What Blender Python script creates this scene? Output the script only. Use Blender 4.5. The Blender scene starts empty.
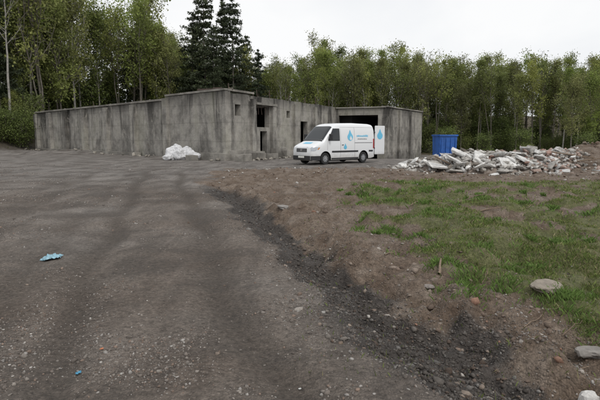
import bpy, bmesh, math, random
import numpy as np
from mathutils import Vector, Matrix
random.seed(7); RNG=np.random.default_rng(7)
scene=bpy.context.scene
scene.view_settings.view_transform='Standard'
scene.view_settings.look='None'
scene.view_settings.exposure=0

# ---------------------------------------------------------------- noise
def _h(xi,yi,s):
    h=(xi*374761393+yi*668265263+s*144269504)&0xffffffff
    h=((h^(h>>13))*1274126177)&0xffffffff
    return ((h^(h>>16))&0xffff)/65535.0
def vnoise(x,y,s=0):
    x=np.asarray(x,float);y=np.asarray(y,float)
    xf=np.floor(x);yf=np.floor(y);u=x-xf;v=y-yf
    xi=xf.astype(np.int64);yi=yf.astype(np.int64)
    u=u*u*(3-2*u);v=v*v*(3-2*v)
    a=_h(xi,yi,s);b=_h(xi+1,yi,s);c=_h(xi,yi+1,s);d=_h(xi+1,yi+1,s)
    return (a*(1-u)+b*u)*(1-v)+(c*(1-u)+d*u)*v
def fbm(x,y,s=0,o=4):
    r=0;a=.5;t=0
    for i in range(o):
        r=r+a*vnoise(x,y,s+i*17);t+=a;a*=.5;x=x*2.03+11.3;y=y*2.03-7.1
    return r/t
def sstep(a,b,x):
    t=np.clip((x-a)/(b-a),0,1);return t*t*(3-2*t)

# ---------------------------------------------------------------- materials
def new_mat(name):
    m=bpy.data.materials.new(name);m.use_nodes=True
    nt=m.node_tree
    return m,nt,nt.nodes['Principled BSDF']
def ramp(nt,fac,stops):
    r=nt.nodes.new('ShaderNodeValToRGB')
    e=r.color_ramp.elements
    while len(e)<len(stops): e.new(.5)
    for el,(p,c) in zip(e,stops):
        el.position=p; el.color=(c,c,c,1) if not hasattr(c,'__len__') else (*c,1)
    nt.links.new(fac,r.inputs[0]);return r.outputs[0]
def mix(nt,f,a,b,mode='MIX'):
    n=nt.nodes.new('ShaderNodeMix');n.data_type='RGBA';n.blend_type=mode
    for s,v in ((n.inputs[0],f),(n.inputs[6],a),(n.inputs[7],b)):
        if isinstance(v,bpy.types.NodeSocket): nt.links.new(v,s)
        elif hasattr(v,'__len__'): s.default_value=(*v,1)
        else: s.default_value=v
    return n.outputs[2]
def math_(nt,op,a,b=0.0):
    n=nt.nodes.new('ShaderNodeMath');n.operation=op
    for s,v in ((n.inputs[0],a),(n.inputs[1],b)):
        if isinstance(v,bpy.types.NodeSocket): nt.links.new(v,s)
        else: s.default_value=v
    return n.outputs[0]
def noise(nt,scale,detail=5,rough=.6,vec=None,dist=0):
    n=nt.nodes.new('ShaderNodeTexNoise');n.inputs['Scale'].default_value=scale
    n.inputs['Detail'].default_value=detail;n.inputs['Roughness'].default_value=rough
    n.inputs['Distortion'].default_value=dist
    if vec is not None: nt.links.new(vec,n.inputs['Vector'])
    return n.outputs[0]
def pos(nt,scale=(1,1,1),rot=(0,0,0),obj=False):
    if obj:
        g=nt.nodes.new('ShaderNodeTexCoord').outputs['Object']
    else:
        g=nt.nodes.new('ShaderNodeNewGeometry').outputs['Position']
    m=nt.nodes.new('ShaderNodeMapping');m.inputs['Scale'].default_value=scale;m.inputs['Rotation'].default_value=rot
    nt.links.new(g,m.inputs[0]);return m.outputs[0]
def bump(nt,b,h,strength=.5,dist=.02):
    n=nt.nodes.new('ShaderNodeBump');n.inputs['Strength'].default_value=strength;n.inputs['Distance'].default_value=dist
    nt.links.new(h,n.inputs['Height']);nt.links.new(n.outputs[0],b.inputs['Normal'])
def simple(name,col,rough=.6,metal=0,nz=.15,scale=8,coat=0):
    m,nt,b=new_mat(name)
    n=noise(nt,scale,5,.6,pos(nt,obj=True))
    dark=tuple(c*(1-nz) for c in col);lite=tuple(min(1,c*(1+nz)) for c in col)
    c=ramp(nt,n,[(.3,dark),(.7,lite)])
    nt.links.new(c,b.inputs['Base Color'])
    b.inputs['Roughness'].default_value=rough;b.inputs['Metallic'].default_value=metal
    b.inputs['Coat Weight'].default_value=coat
    return m
def attr_mat(name,attr,rough=.9,transl=0,mulnoise=None,bmp=None):
    m,nt,b=new_mat(name)
    a=nt.nodes.new('ShaderNodeAttribute');a.attribute_name=attr
    c=a.outputs['Color']
    if mulnoise:
        n=noise(nt,mulnoise,5,.65,pos(nt,obj=True))
        c=mix(nt,1.0,c,ramp(nt,n,[(.3,.65),(.7,1.3)]),'MULTIPLY')
    nt.links.new(c,b.inputs['Base Color']);b.inputs['Roughness'].default_value=rough
    b.inputs['Specular IOR Level'].default_value=.25
    if bmp: bump(nt,b,noise(nt,bmp,6,.7,pos(nt,obj=True)),.6,.03)
    if transl:
        t=nt.nodes.new('ShaderNodeBsdfTranslucent');nt.links.new(c,t.inputs[0])
        mx=nt.nodes.new('ShaderNodeMixShader');mx.inputs[0].default_value=transl
        out=nt.nodes['Material Output']
        nt.links.new(b.outputs[0],mx.inputs[1]);nt.links.new(t.outputs[0],mx.inputs[2]);nt.links.new(mx.outputs[0],out.inputs[0])
    return m

# ---------------------------------------------------------------- mesh helpers
def np_mesh(name,V,F,mats=(),mi=None,col=None,smooth=False):
    V=np.asarray(V,np.float32);F=np.asarray(F,np.int32);k=F.shape[1]
    me=bpy.data.meshes.new(name)
    me.vertices.add(len(V));me.vertices.foreach_set('co',V.ravel())
    me.loops.add(F.size);me.loops.foreach_set('vertex_index',F.ravel())
    me.polygons.add(len(F));me.polygons.foreach_set('loop_start',np.arange(len(F),dtype=np.int32)*k)
    me.polygons.foreach_set('loop_total',np.full(len(F),k,np.int32))
    for m in mats: me.materials.append(m)
    if mi is not None: me.polygons.foreach_set('material_index',np.asarray(mi,np.int32))
    if smooth: me.polygons.foreach_set('use_smooth',np.ones(len(F),bool))
    me.update(calc_edges=True)
    if col is not None:
        a=me.color_attributes.new('col','FLOAT_COLOR','POINT')
        c=np.ones((len(V),4),np.float32);c[:,:3]=col;a.data.foreach_set('color',c.ravel())
    return me
def add_obj(name,me,parent=None,loc=(0,0,0),rot=(0,0,0),scale=(1,1,1)):
    o=bpy.data.objects.new(name,me);scene.collection.objects.link(o)
    o.location=loc;o.rotation_euler=rot;o.scale=scale
    if parent: o.parent=parent
    return o
def empty(name,loc=(0,0,0),rotz=0):
    o=bpy.data.objects.new(name,None);scene.collection.objects.link(o);o.location=loc;o.rotation_euler=(0,0,rotz);o.empty_display_size=.3
    return o
def box_obj(name,size,loc,mat,parent=None,rot=(0,0,0),bev=.01,jit=0):
    bm=bmesh.new();bmesh.ops.create_cube(bm,size=1)
    for v in bm.verts:
        v.co=Vector((v.co.x*size[0],v.co.y*size[1],v.co.z*size[2]))
        if jit: v.co+=Vector([random.uniform(-jit,jit) for _ in range(3)])
    if bev: bmesh.ops.bevel(bm,geom=bm.edges[:],offset=bev,segments=2,affect='EDGES',profile=.6)
    me=bpy.data.meshes.new(name);bm.to_mesh(me);bm.free();me.materials.append(mat)
    return add_obj(name,me,parent,loc,rot)

# ---------------------------------------------------------------- terrain
GC=([0,2.7,3.2,4,5,6.6,9.7,14.4,18,22],[1.75,1.36,1.22,.95,.55,.08,-.9,-2.2,-3.2,-4.5])
GX=([2.0,3.3,4.25,5.6,7.2,9.7,12,14.4,18],[2.75,2.35,2.05,1.85,1.65,1.25,1.3,1.6,2.6])
RUTS=((-1.25,.045),(-2.75,.05),(-3.5,.03),(-5.1,.035))
def rutmask(x,y):
    d0=x-np.interp(y,*GC)+(fbm(x*.25,y*.25,33,2)-.5)*1.0
    m=0
    for off,dep in RUTS: m=m+np.exp(-((d0-off)/.20)**2)*dep/.045
    return m*(1-sstep(20,30,y))*(.55+.8*fbm(x*.7,y*.7,34,3))
def masks(x,y):
    c=np.interp(y,*GC); w=(fbm(x*1.3,y*1.3,5)-.5)*.75+(fbm(x*5,y*5,6)-.5)*.18
    d=x-c+w
    near=1-sstep(12,18,y)
    dark=np.exp(-(np.abs(d-.02)/.44)**3)*near*(.6+.75*fbm(x*2,y*2,9))
    dark=dark+.6*sstep(.50,.64,fbm(x*.8+3,y*.5,19))*sstep(-1.6,-.3,d)*sstep(1.3,.5,d)*near
    gx=np.interp(y,*GX)
    pat=fbm(x*1.0,y*1.0,31,5)
    g=sstep(-.15,.6,x-gx+(fbm(x*1.1,y*1.1,40)-.5)*2.0)*(1-sstep(17.0,18.8,y+(pat-.5)*3))
    g=g*sstep(.40,.54,pat+.01+.03*sstep(9,14,y))
    soil=sstep(.05,.5,d)*(1-sstep(24,27,y+ (pat-.5)*4+np.maximum(0,-(x-7))*0.25))
    soil=np.maximum(soil,sstep(14,16.5,y)*(1-sstep(21,24,y+(pat-.5)*3))*sstep(-4.2,-2.6,x+(pat-.5)*2))
    return d,dark,g,soil,near
def terrain(x,y):
    x=np.asarray(x,float);y=np.asarray(y,float)
    d,dark,g,soil,near=masks(x,y)
    z=(fbm(x*.18,y*.18,2)-.5)*.18*sstep(3,12,np.abs(y))
    z=z-1.0*sstep(-4,12,x)*sstep(33,52,y)
    fade=(1-sstep(14,20,y))
    drop=sstep(-.5,.12,d)*fade
    z=z-drop*.23
    rill=np.exp(-((d-.22+(fbm(x*2.5,y*2.5,66)-.5)*.3)/.09)**2)*fade
    z=z-.07*rill
    z=z+.20*np.exp(-((d-.85)/.30)**2)*fade*np.clip(fbm(x*1.7,y*1.7,77)*2.2-.4,0,1.3)
    z=z+.17*sstep(.6,1.4,d)*fade*sstep(.35,.6,fbm(x*.9,y*.9,78))
    z=z+.10*g*fade
    z=z-.045*rutmask(x,y)
    z=z+(fbm(x*.9,y*.9,101)-.5)*.06*(1-sstep(24,30,y))
    lum=fbm(x*3.1,y*3.1,12,4)-.5
    ch=np.exp(-((d-.45)/.6)**2)*fade
    z=z+soil*lum*(.20+.12*ch)*(1-.35*g)+(fbm(x*7,y*7,13,4)-.5)*(.018+.07*np.clip(soil+dark,0,1)*(1-.4*g)+.05*ch)
    z=z+.30*np.exp(-((y-20.5)/2.0)**2)*sstep(-3,0,x)*(1-sstep(3,6,x))*fbm(x*1.5,y*1.5,55)
    z=z+1.15*np.exp(-((x-14.9)/2.8)**2-((y-24.5)/2.2)**2)*(.6+.8*fbm(x*1.1,y*1.1,56))
    z=z+.55*np.exp(-((x+25)/9)**2-((y-48)/2.0)**2)*fbm(x*.8,y*.8,57)
    z=z+1.9*sstep(-32.5,-37.5,x)*sstep(47,54,y)*(.5+.9*fbm(x*.5,y*.5,58))
    z=z+9*sstep(82,150,y)
    return z
def tz(x,y): return float(terrain(np.array([x]),np.array([y]))[0])

def axis(n,a,b): 
    u=np.linspace(0,1,n);return a*(np.exp(b*u)-1)
xp=axis(380,.75,6.3);yp=axis(520,1.0,5.9)
yy=np.concatenate([-axis(40,1.0,5.0)[::-1][:-1],yp])+2.3
xx=np.concatenate([-xp[::-1][:-1],xp])+.9
X,Y=np.meshgrid(xx,yy)
Z=terrain(X,Y)
V=np.stack([X.ravel(),Y.ravel(),Z.ravel()],1)
nx=len(xx);ny=len(yy)
i=np.arange((nx-1)*(ny-1));r=i//(nx-1);c=i%(nx-1);a=r*nx+c
F=np.stack([a,a+1,a+1+nx,a+nx],1)
gm,nt,b=new_mat('ground_dirt_gravel_grass')
d,dark,g,soil,near=masks(X.ravel(),Y.ravel())
forest=np.clip(sstep(66,74,Y.ravel())+sstep(-32,-36,X.ravel())*sstep(46,51,Y.ravel()),0,1)
me=np_mesh('ground',V,F,[gm],smooth=True)
at=me.color_attributes.new('mask','FLOAT_COLOR','POINT')
C=np.stack([g,dark,soil,forest],1).astype(np.float32);at.data.foreach_set('color',C.ravel())
at=me.color_attributes.new('mask2','FLOAT_COLOR','POINT')
rm=np.clip(rutmask(X.ravel(),Y.ravel()),0,1);C=np.stack([rm,rm,rm,rm],1).astype(np.float32);at.data.foreach_set('color',C.ravel())
A=nt.nodes.new('ShaderNodeAttribute');A.attribute_name='mask'
A2=nt.nodes.new('ShaderNodeAttribute');A2.attribute_name='mask2'
sp=nt.nodes.new('ShaderNodeSeparateColor');nt.links.new(A.outputs['Color'],sp.inputs[0])
P=pos(nt)
nl=noise(nt,.35,4,.55,P);nm=noise(nt,2.2,6,.65,P);nf=noise(nt,18,6,.7,P);nvf=noise(nt,70,4,.7,P)
vor=nt.nodes.new('ShaderNodeTexVoronoi');vor.inputs['Scale'].default_value=55;nt.links.new(P,vor.inputs['Vector'])
vor2=nt.nodes.new('ShaderNodeTexVoronoi');vor2.inputs['Scale'].default_value=24;nt.links.new(P,vor2.inputs['Vector'])
vc=nt.nodes.new('ShaderNodeSeparateColor');nt.links.new(vor.outputs['Color'],vc.inputs[0])
def mth(op,a,b): return math_(nt,op,a,b)
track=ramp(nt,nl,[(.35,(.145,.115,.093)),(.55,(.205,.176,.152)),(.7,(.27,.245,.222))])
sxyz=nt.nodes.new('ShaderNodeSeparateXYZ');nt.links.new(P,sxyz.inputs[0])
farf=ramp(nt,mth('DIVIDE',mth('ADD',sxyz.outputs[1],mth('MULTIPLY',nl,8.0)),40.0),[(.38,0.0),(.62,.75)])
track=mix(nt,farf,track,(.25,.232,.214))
streak=noise(nt,1.0,5,.6,pos(nt,(2.0,.3,1),(0,0,math.radians(-14))),.6)
track=mix(nt,.65,track,ramp(nt,streak,[(.35,.62),(.62,1.18)]),'MULTIPLY')
damp=noise(nt,.7,6,.7,P,.5)
dampf=ramp(nt,damp,[(.42,1.0),(.52,0.0)])
track=mix(nt,mth('MULTIPLY',dampf,.6),track,(.082,.068,.057))
track=mix(nt,mth('MULTIPLY',A2.outputs['Fac'],.68),track,(.085,.070,.058))
soilc=ramp(nt,nm,[(.3,(.115,.080,.057)),(.5,(.185,.140,.106)),(.72,(.28,.23,.188))])
darkc=ramp(nt,nm,[(.3,(.042,.037,.034)),(.7,(.105,.094,.086))])
grassc=ramp(nt,nm,[(.3,(.085,.090,.03)),(.5,(.125,.145,.05)),(.7,(.18,.165,.08))])
forc=ramp(nt,nm,[(.3,(.05,.042,.025)),(.7,(.12,.095,.06))])
def edge(fac,amt=.5):
    s=mth('ADD',fac,mth('MULTIPLY',mth('SUBTRACT',nf,.5),amt))
    return ramp(nt,s,[(.3,0.0),(.6,1.0)])
col=mix(nt,edge(sp.outputs[2]),track,soilc)
col=mix(nt,mth('MULTIPLY',edge(sp.outputs[1]),.9),col,darkc)
col=mix(nt,mth('MULTIPLY',edge(sp.outputs[0],1.1),.8),col,grassc)
col=mix(nt,A.outputs['Alpha'],col,forc)
col=mix(nt,.85,col,ramp(nt,nf,[(.3,.55),(.5,1.0),(.72,1.4)]),'MULTIPLY')
col=mix(nt,.6,col,ramp(nt,vc.outputs[0],[(0,.6),(.6,1.0),(.93,1.2),(1,1.6)]),'MULTIPLY')
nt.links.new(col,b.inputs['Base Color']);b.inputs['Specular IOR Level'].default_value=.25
nt.links.new(mth('SUBTRACT',.93,mth('MULTIPLY',dampf,.25)),b.inputs['Roughness'])
hh=mth('ADD',mth('MULTIPLY',nf,1.0),mth('ADD',mth('MULTIPLY',vor.outputs['Distance'],-.7),mth('ADD',mth('MULTIPLY',vor2.outputs['Distance'],-.6),mth('MULTIPLY',nvf,.6))))
bump(nt,b,hh,.9,.035)
add_obj('ground',me)

# ---------------------------------------------------------------- stones (gravel)
phi=(1+5**.5)/2
ICO=np.array([(-1,phi,0),(1,phi,0),(-1,-phi,0),(1,-phi,0),(0,-1,phi),(0,1,phi),(0,-1,-phi),(0,1,-phi),(phi,0,-1),(phi,0,1),(-phi,0,-1),(-phi,0,1)])
ICO/=np.linalg.norm(ICO[0])
ICF=np.array([(0,11,5),(0,5,1),(0,1,7),(0,7,10),(0,10,11),(1,5,9),(5,11,4),(11,10,2),(10,7,6),(7,1,8),(3,9,4),(3,4,2),(3,2,6),(3,6,8),(3,8,9),(4,9,5),(2,4,11),(6,2,10),(8,6,7),(9,8,1)])
def stones(name,px,py,size,cols,flat=.65,rough_mat=None,sink=.25,pz=None):
    n=len(px)
    v=np.repeat(ICO[None],n,0)*(1+RNG.normal(0,.24,(n,12,1)))
    sc=size[:,None]*np.stack([RNG.uniform(.7,1.3,n),RNG.uniform(.6,1.0,n),RNG.uniform(.4,.9,n)*flat/.65],1)
    v=v*sc[:,None,:]
    a=RNG.uniform(0,6.28,n);ca,sa=np.cos(a)[:,None],np.sin(a)[:,None]
    tl=RNG.normal(0,.3,n);ct,st=np.cos(tl)[:,None],np.sin(tl)[:,None]
    x,y,z=v[...,0],v[...,1],v[...,2]
    y,z=y*ct-z*st,y*st+z*ct
    x,y=x*ca-y*sa,x*sa+y*ca
    g=terrain(px,py) if pz is None else pz
    v=np.stack([x+px[:,None],y+py[:,None],z+(g+size*(.5-sink)*.5)[:,None]],-1).reshape(-1,3)
    f=(ICF[None]+(np.arange(n)*12)[:,None,None]).reshape(-1,3)
    return np_mesh(name,v,f,[rough_mat],col=np.repeat(cols,12,0))
stone_mat=attr_mat('stone',"col",.9,mulnoise=40)
def stone_cols(n,base=((.21,.186,.165),(.14,.12,.105),(.30,.28,.26),(.20,.15,.12),(.42,.40,.37)),p=(.38,.36,.12,.125,.015)):
    k=RNG.choice(len(base),n,p=p);return np.array(base)[k]*RNG.uniform(.75,1.2,(n,1))
N=150000
yy_=2.2*np.exp(RNG.uniform(0,1,N)**1.0*math.log(30/2.2))
xx_=yy_*RNG.uniform(-.72,.72,N)
d,dark,g,soil,near=masks(xx_,yy_)
clus=fbm(xx_*.9,yy_*.9,91,4)
keep=RNG.uniform(0,1,N)<np.clip((.04+.75*sstep(.50,.66,clus))*(1-.85*g)*(1-.8*np.clip(rutmask(xx_,yy_),0,1))+.8*dark,0,1)
xx_,yy_=xx_[keep],yy_[keep];dark=dark[keep]
n=len(xx_)
sz=np.clip(RNG.lognormal(math.log(.0052),.5,n),.003,.028)*np.sqrt(np.maximum(1,yy_/5))*(1+.5*np.clip(dark,0,1))
cc=stone_cols(n);cc=cc*(1-.58*np.clip(dark,0,1))[:,None]
add_obj('gravel',stones('gravel',xx_,yy_,sz,cc,rough_mat=stone_mat))
N=4200
yy_=2.4*np.exp(RNG.uniform(0,1,N)*math.log(26/2.4));xx_=yy_*RNG.uniform(-.66,.7,N)
d,dark,g,soil,near=masks(xx_,yy_)
keep=RNG.uniform(0,1,N)<np.clip(.012+.8*soil*(1-.6*g)+.3*dark,0,1)
xx_,yy_=xx_[keep],yy_[keep];n=len(xx_)
sz=np.clip(RNG.lognormal(math.log(.014),.55,n),.006,.055)*np.sqrt(np.maximum(1,yy_/8))
add_obj('loose_stones',stones('loose_stones',xx_,yy_,sz,stone_cols(n,((.21,.17,.14),(.16,.12,.095),(.30,.27,.24),(.24,.14,.10),(.44,.41,.37)),(.36,.42,.15,.05,.02)),rough_mat=stone_mat,sink=.5))

def rock(name,x,y,s,colr,seed,sub=3,nzs=2.2,amp=.35,sink=.2):
    bm=bmesh.new();bmesh.ops.create_icosphere(bm,subdivisions=sub,radius=1)
    from mathutils import noise as mn
    for v in bm.verts:
        q=v.co*nzs*.6+Vector((seed*3.1,0,0))
        v.co*=1+amp*mn.noise(q)+amp*.5*mn.noise(q*3)
        if v.co.z>.45: v.co.z=.45+(v.co.z-.45)*.3
        v.co=Vector((v.co.x*s[0],v.co.y*s[1],v.co.z*s[2]))
    me=bpy.data.meshes.new(name);bm.to_mesh(me);bm.free()
    m,nt,b=new_mat(name+'_mat')
    nn=noise(nt,14,6,.7,pos(nt,obj=True))
    nt.links.new(ramp(nt,nn,[(.3,tuple(c*.6 for c in colr)),(.6,colr)]),b.inputs['Base Color']);b.inputs['Roughness'].default_value=.9
    bump(nt,b,nn,.6,.02)
    me.materials.append(m)
    return add_obj(name,me,None,(x,y,tz(x,y)+s[2]*(1-2*sink)*.6),(0,0,seed))
rock('pale_flat_stone',2.55,4.75,(.21,.15,.06),(.28,.24,.195),1,sink=.4)
rock('white_stone',1.93,2.98,(.06,.06,.11),(.62,.6,.57),2)
rock('grey_stone',2.45,3.8,(.13,.08,.05),(.26,.24,.22),3)
rock('grey_stone',1.45,5.2,(.05,.07,.03),(.25,.22,.2),4)
rock('grey_stone',-.4,11.0,(.18,.11,.06),(.27,.25,.23),5)

def tube(pts,rad,sides=6):
    pts=[Vector(p) for p in pts];V=[];F=[]
    for i,p in enumerate(pts):
        t=(pts[min(i+1,len(pts)-1)]-pts[max(i-1,0)]).normalized()
        u=t.orthogonal().normalized();w=t.cross(u)
        for k in range(sides):
            a=2*math.pi*k/sides;V.append(p+(u*math.cos(a)+w*math.sin(a))*rad[i])
    for i in range(len(pts)-1):
        for k in range(sides):
            k2=(k+1)%sides
            F.append((i*sides+k,i*sides+k2,(i+1)*sides+k2,(i+1)*sides+k))
    return np.array([tuple(v) for v in V]),np.array(F)
def merge(parts):
    V=[];F=[];o=0
    for v,f in parts:
        V.append(v);F.append(np.asarray(f)+o);o+=len(v)
    return np.concatenate(V),np.concatenate(F)
wood=simple('dry_wood',(.19,.14,.10),.85,nz=.4,scale=25)
parts=[]
def twig(x,y,L,a,r,lift=.0):
    pts=[];n=6
    for i in range(n):
        t=i/(n-1)-.5
        px=x+math.cos(a)*L*t+random.uniform(-.03,.03)*L;py=y+math.sin(a)*L*t+random.uniform(-.03,.03)*L
        pts.append((px,py,tz(px,py)+r+lift*(t+.5)))
    parts.append(tube(pts,[r*(1-.1*i) for i in range(n)],5))
for q in [(1.68,5.55,.26,1.2,.022,.06),(1.74,5.1,.22,.2,.012,.0),(1.3,6.4,.3,.4,.01,.02),(3.0,11.2,.8,.15,.018,.06),(4.4,12.2,.7,-.3,.015,.08),(5.6,11.5,.6,.6,.012,.05),(4.2,10.6,.9,.1,.02,.05),(2.1,4.1,.3,.6,.007,.01),(2.4,4.25,.25,-.4,.006,.01),(2.2,3.6,.25,.2,.007,.01)]:
    twig(*q)
for _ in range(130):
    y=random.uniform(3.2,17);x=np.interp(y,*GX)+random.uniform(-1.1,4)
    twig(float(x),y,random.uniform(.06,.28),random.uniform(0,3.1),random.uniform(.003,.007),random.uniform(0,.03))
v,f=merge(parts);add_obj('fallen_twigs',np_mesh('fallen_twigs',v,f,[wood]))

# ---------------------------------------------------------------- grass
N=300000
yy_=3.0*np.exp(RNG.uniform(0,1,N)*math.log(20/3.0));xx_=yy_*RNG.uniform(.0,.75,N)
d,dark,g,soil,near=masks(xx_,yy_)
cl=fbm(xx_*3.5,yy_*3.5,61,4)
keep=RNG.uniform(0,1,N)<g*(.06+.85*sstep(.45,.65,cl))+.004
xx_,yy_=xx_[keep],yy_[keep];n=len(xx_)
lush=np.zeros(n)
tx=[];ty=[]
TF=[(2.62,4.5,.10,400),(1.95,5.9,.13,300),(1.9,5.25,.11,200),(2.2,4.95,.09,200),(3.1,6.2,.16,300),(2.0,8,.2,300),(2.7,3.9,.10,220)]
rr_=random.Random(5)
for _ in range(130):
    y0=rr_.uniform(3.8,17);x0=float(np.interp(y0,*GX))+rr_.uniform(-.6,6);TF.append((x0,y0,rr_.uniform(.03,.16),int(rr_.uniform(20,160))))
for (x0,y0,rr,k) in TF:
    tx.append(RNG.normal(x0,rr,k));ty.append(RNG.normal(y0,rr*.8,k))
tx=np.concatenate(tx);ty=np.concatenate(ty)
xx_=np.concatenate([xx_,tx]);yy_=np.concatenate([yy_,ty]);lush=np.concatenate([lush,np.ones(len(tx))]);n=len(xx_)
zz_=terrain(xx_,yy_)
h=(RNG.uniform(.012,.052,n)*(1+.8*lush))*np.sqrt(np.maximum(1,yy_/7));w=RNG.uniform(.002,.0042,n)*np.maximum(1,yy_/4)
a=RNG.uniform(0,6.28,n);lean=RNG.uniform(.2,1.1,n)*h;b2=RNG.uniform(0,6.28,n)
dx,dy=np.cos(a)*w,np.sin(a)*w;lx,ly=np.cos(b2)*lean,np.sin(b2)*lean
v=np.stack([np.stack([xx_-dx,yy_-dy,zz_-.004],1),np.stack([xx_+dx,yy_+dy,zz_-.004],1),
  np.stack([xx_+dx*.8+lx*.4,yy_+dy*.8+ly*.4,zz_+h*.6],1),np.stack([xx_-dx*.1+lx,yy_-dy*.1+ly,zz_+h],1)],1).reshape(-1,3)
f=np.arange(n*4).reshape(n,4)
pal=np.array([(.15,.19,.055),(.19,.23,.07),(.11,.14,.045),(.29,.25,.14),(.17,.24,.06)])
k=RNG.choice(5,n,p=(.29,.27,.18,.17,.09));cc=pal[k]*RNG.uniform(.7,1.25,(n,1))
cc=np.where(lush[:,None]>0,np.array([[.15,.235,.06]])*RNG.uniform(.65,1.2,(n,1)),cc)
grass_mat=attr_mat('grass_blades','col',.7,.25)
add_obj('grass',np_mesh('grass',v,f,[grass_mat],col=np.repeat(cc,4,0)))

def rag(name,x,y,s,mat,seed,h=.05):
    n=26;u=np.linspace(-1,1,n);U,W=np.meshgrid(u,u)
    px=x+U*s*.9*(1+.6*(vnoise(W*2+seed,U*2,3)-.5));py=y+W*s*.8*(1-.5*U*U)*(1+.8*(vnoise(U*2+seed,W*2,4)-.5))
    z=terrain(px,py)+.006+h*np.abs(fbm(U*2.3+seed,W*2.3,8,3)-.5)*2*(1-.5*(U**2+W**2)/2)
    v=np.stack([px.ravel(),py.ravel(),z.ravel()],1)
    i=np.arange((n-1)**2);r=i//(n-1);c=i%(n-1);a=r*n+c
    return add_obj(name,np_mesh(name,v,np.stack([a,a+1,a+1+n,a+n],1),[mat],smooth=False))
rag('blue_plastic_rag',-3.27,6.12,.14,simple('blue_plastic',(.25,.42,.50),.5,nz=.35,scale=20),3,.10)
rag('blue_wrapper',-1.53,3.1,.022,simple('blue_wrap',(.1,.36,.55),.4),5,.03)
rag('orange_wrapper',-1.5,3.42,.016,simple('orange_wrap',(.5,.2,.1),.5),6,.02)
rag('white_paper_scrap',.0,2.92,.01,simple('paper',(.6,.6,.58),.7),7,.01)

# ---------------------------------------------------------------- concrete
def concrete(name,base=(.27,.25,.22),streak=True):
    m,nt,b=new_mat(name)
    P=pos(nt)
    n1=noise(nt,.30,5,.62,P);n2=noise(nt,1.5,6,.68,P);n3=noise(nt,14,5,.7,P)
    c=ramp(nt,n1,[(.36,tuple(v*.60 for v in base)),(.5,base),(.62,tuple(v*1.3 for v in base))])
    c=mix(nt,.8,c,ramp(nt,n2,[(.32,.55),(.5,.97),(.66,1.2)]),'MULTIPLY')
    if streak:
        # broad run-off stains and a few narrow drips, fading downwards
        s=noise(nt,1,5,.6,pos(nt,(.55,.55,.13)),.9)
        s2=noise(nt,1,4,.6,pos(nt,(1.5,1.5,.16)),.7)
        sepz=nt.nodes.new('ShaderNodeSeparateXYZ');nt.links.new(nt.nodes.new('ShaderNodeNewGeometry').outputs['Position'],sepz.inputs[0])
        zn=math_(nt,'DIVIDE',sepz.outputs[2],5.0)
        topw=ramp(nt,zn,[(0,.45),(.9,1.0)])
        c=mix(nt,topw,c,mix(nt,1.0,c,ramp(nt,s,[(.40,.26),(.50,.85),(.60,1.1)]),'MULTIPLY'))
        drip=mix(nt,1.0,c,ramp(nt,s2,[(.36,.30),(.45,1.0)]),'MULTIPLY')
        c=mix(nt,ramp(nt,zn,[(.1,.1),(.85,.85)]),c,drip)
        zz=math_(nt,'ADD',sepz.outputs[2],math_(nt,'MULTIPLY',n2,2.6))
        c=mix(nt,1.0,c,ramp(nt,math_(nt,'DIVIDE',zz,7.5),[(.10,.55),(.26,1.0),(.68,1.0),(.80,.42)]),'MULTIPLY')
        wv=nt.nodes.new('ShaderNodeTexWave');wv.wave_type='BANDS';wv.bands_direction='Z';wv.inputs['Scale'].default_value=.24;wv.inputs['Distortion'].default_value=.5
        nt.links.new(P,wv.inputs['Vector'])
        c=mix(nt,.3,c,ramp(nt,wv.outputs['Fac'],[(.0,.5),(.02,1.0)]),'MULTIPLY')
        sp_=noise(nt,.9,6,.75,P,1.0)
        c=mix(nt,ramp(nt,sp_,[(.57,0.0),(.64,.5)]),c,(.42,.395,.35))
        c=mix(nt,ramp(nt,sp_,[(.32,.4),(.38,0.0)]),c,(.15,.105,.078))
        moss=ramp(nt,math_(nt,'MULTIPLY',n1,s),[(.27,0.0),(.35,.35)])
        c=mix(nt,moss,c,(.13,.13,.085))
    c=mix(nt,.5,c,ramp(nt,n3,[(.3,.75),(.7,1.2)]),'MULTIPLY')
    nt.links.new(c,b.inputs['Base Color']);b.inputs['Roughness'].default_value=.92;b.inputs['Specular IOR Level'].default_value=.2
    bump(nt,b,math_(nt,'ADD',n2,n3),.6,.05)
    return m
conc=concrete('weathered_concrete',(.34,.322,.292));conc2=concrete('stained_concrete_plinth',(.25,.235,.21),False)
darkin=simple('interior_shade_skid_black',(.02,.02,.02),.9)  # near-black that paints in the building's indoor shade; also colours the skip skids
rust=simple('rusty_steel',(.075,.05,.04),.8,nz=.4,scale=12)

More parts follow.
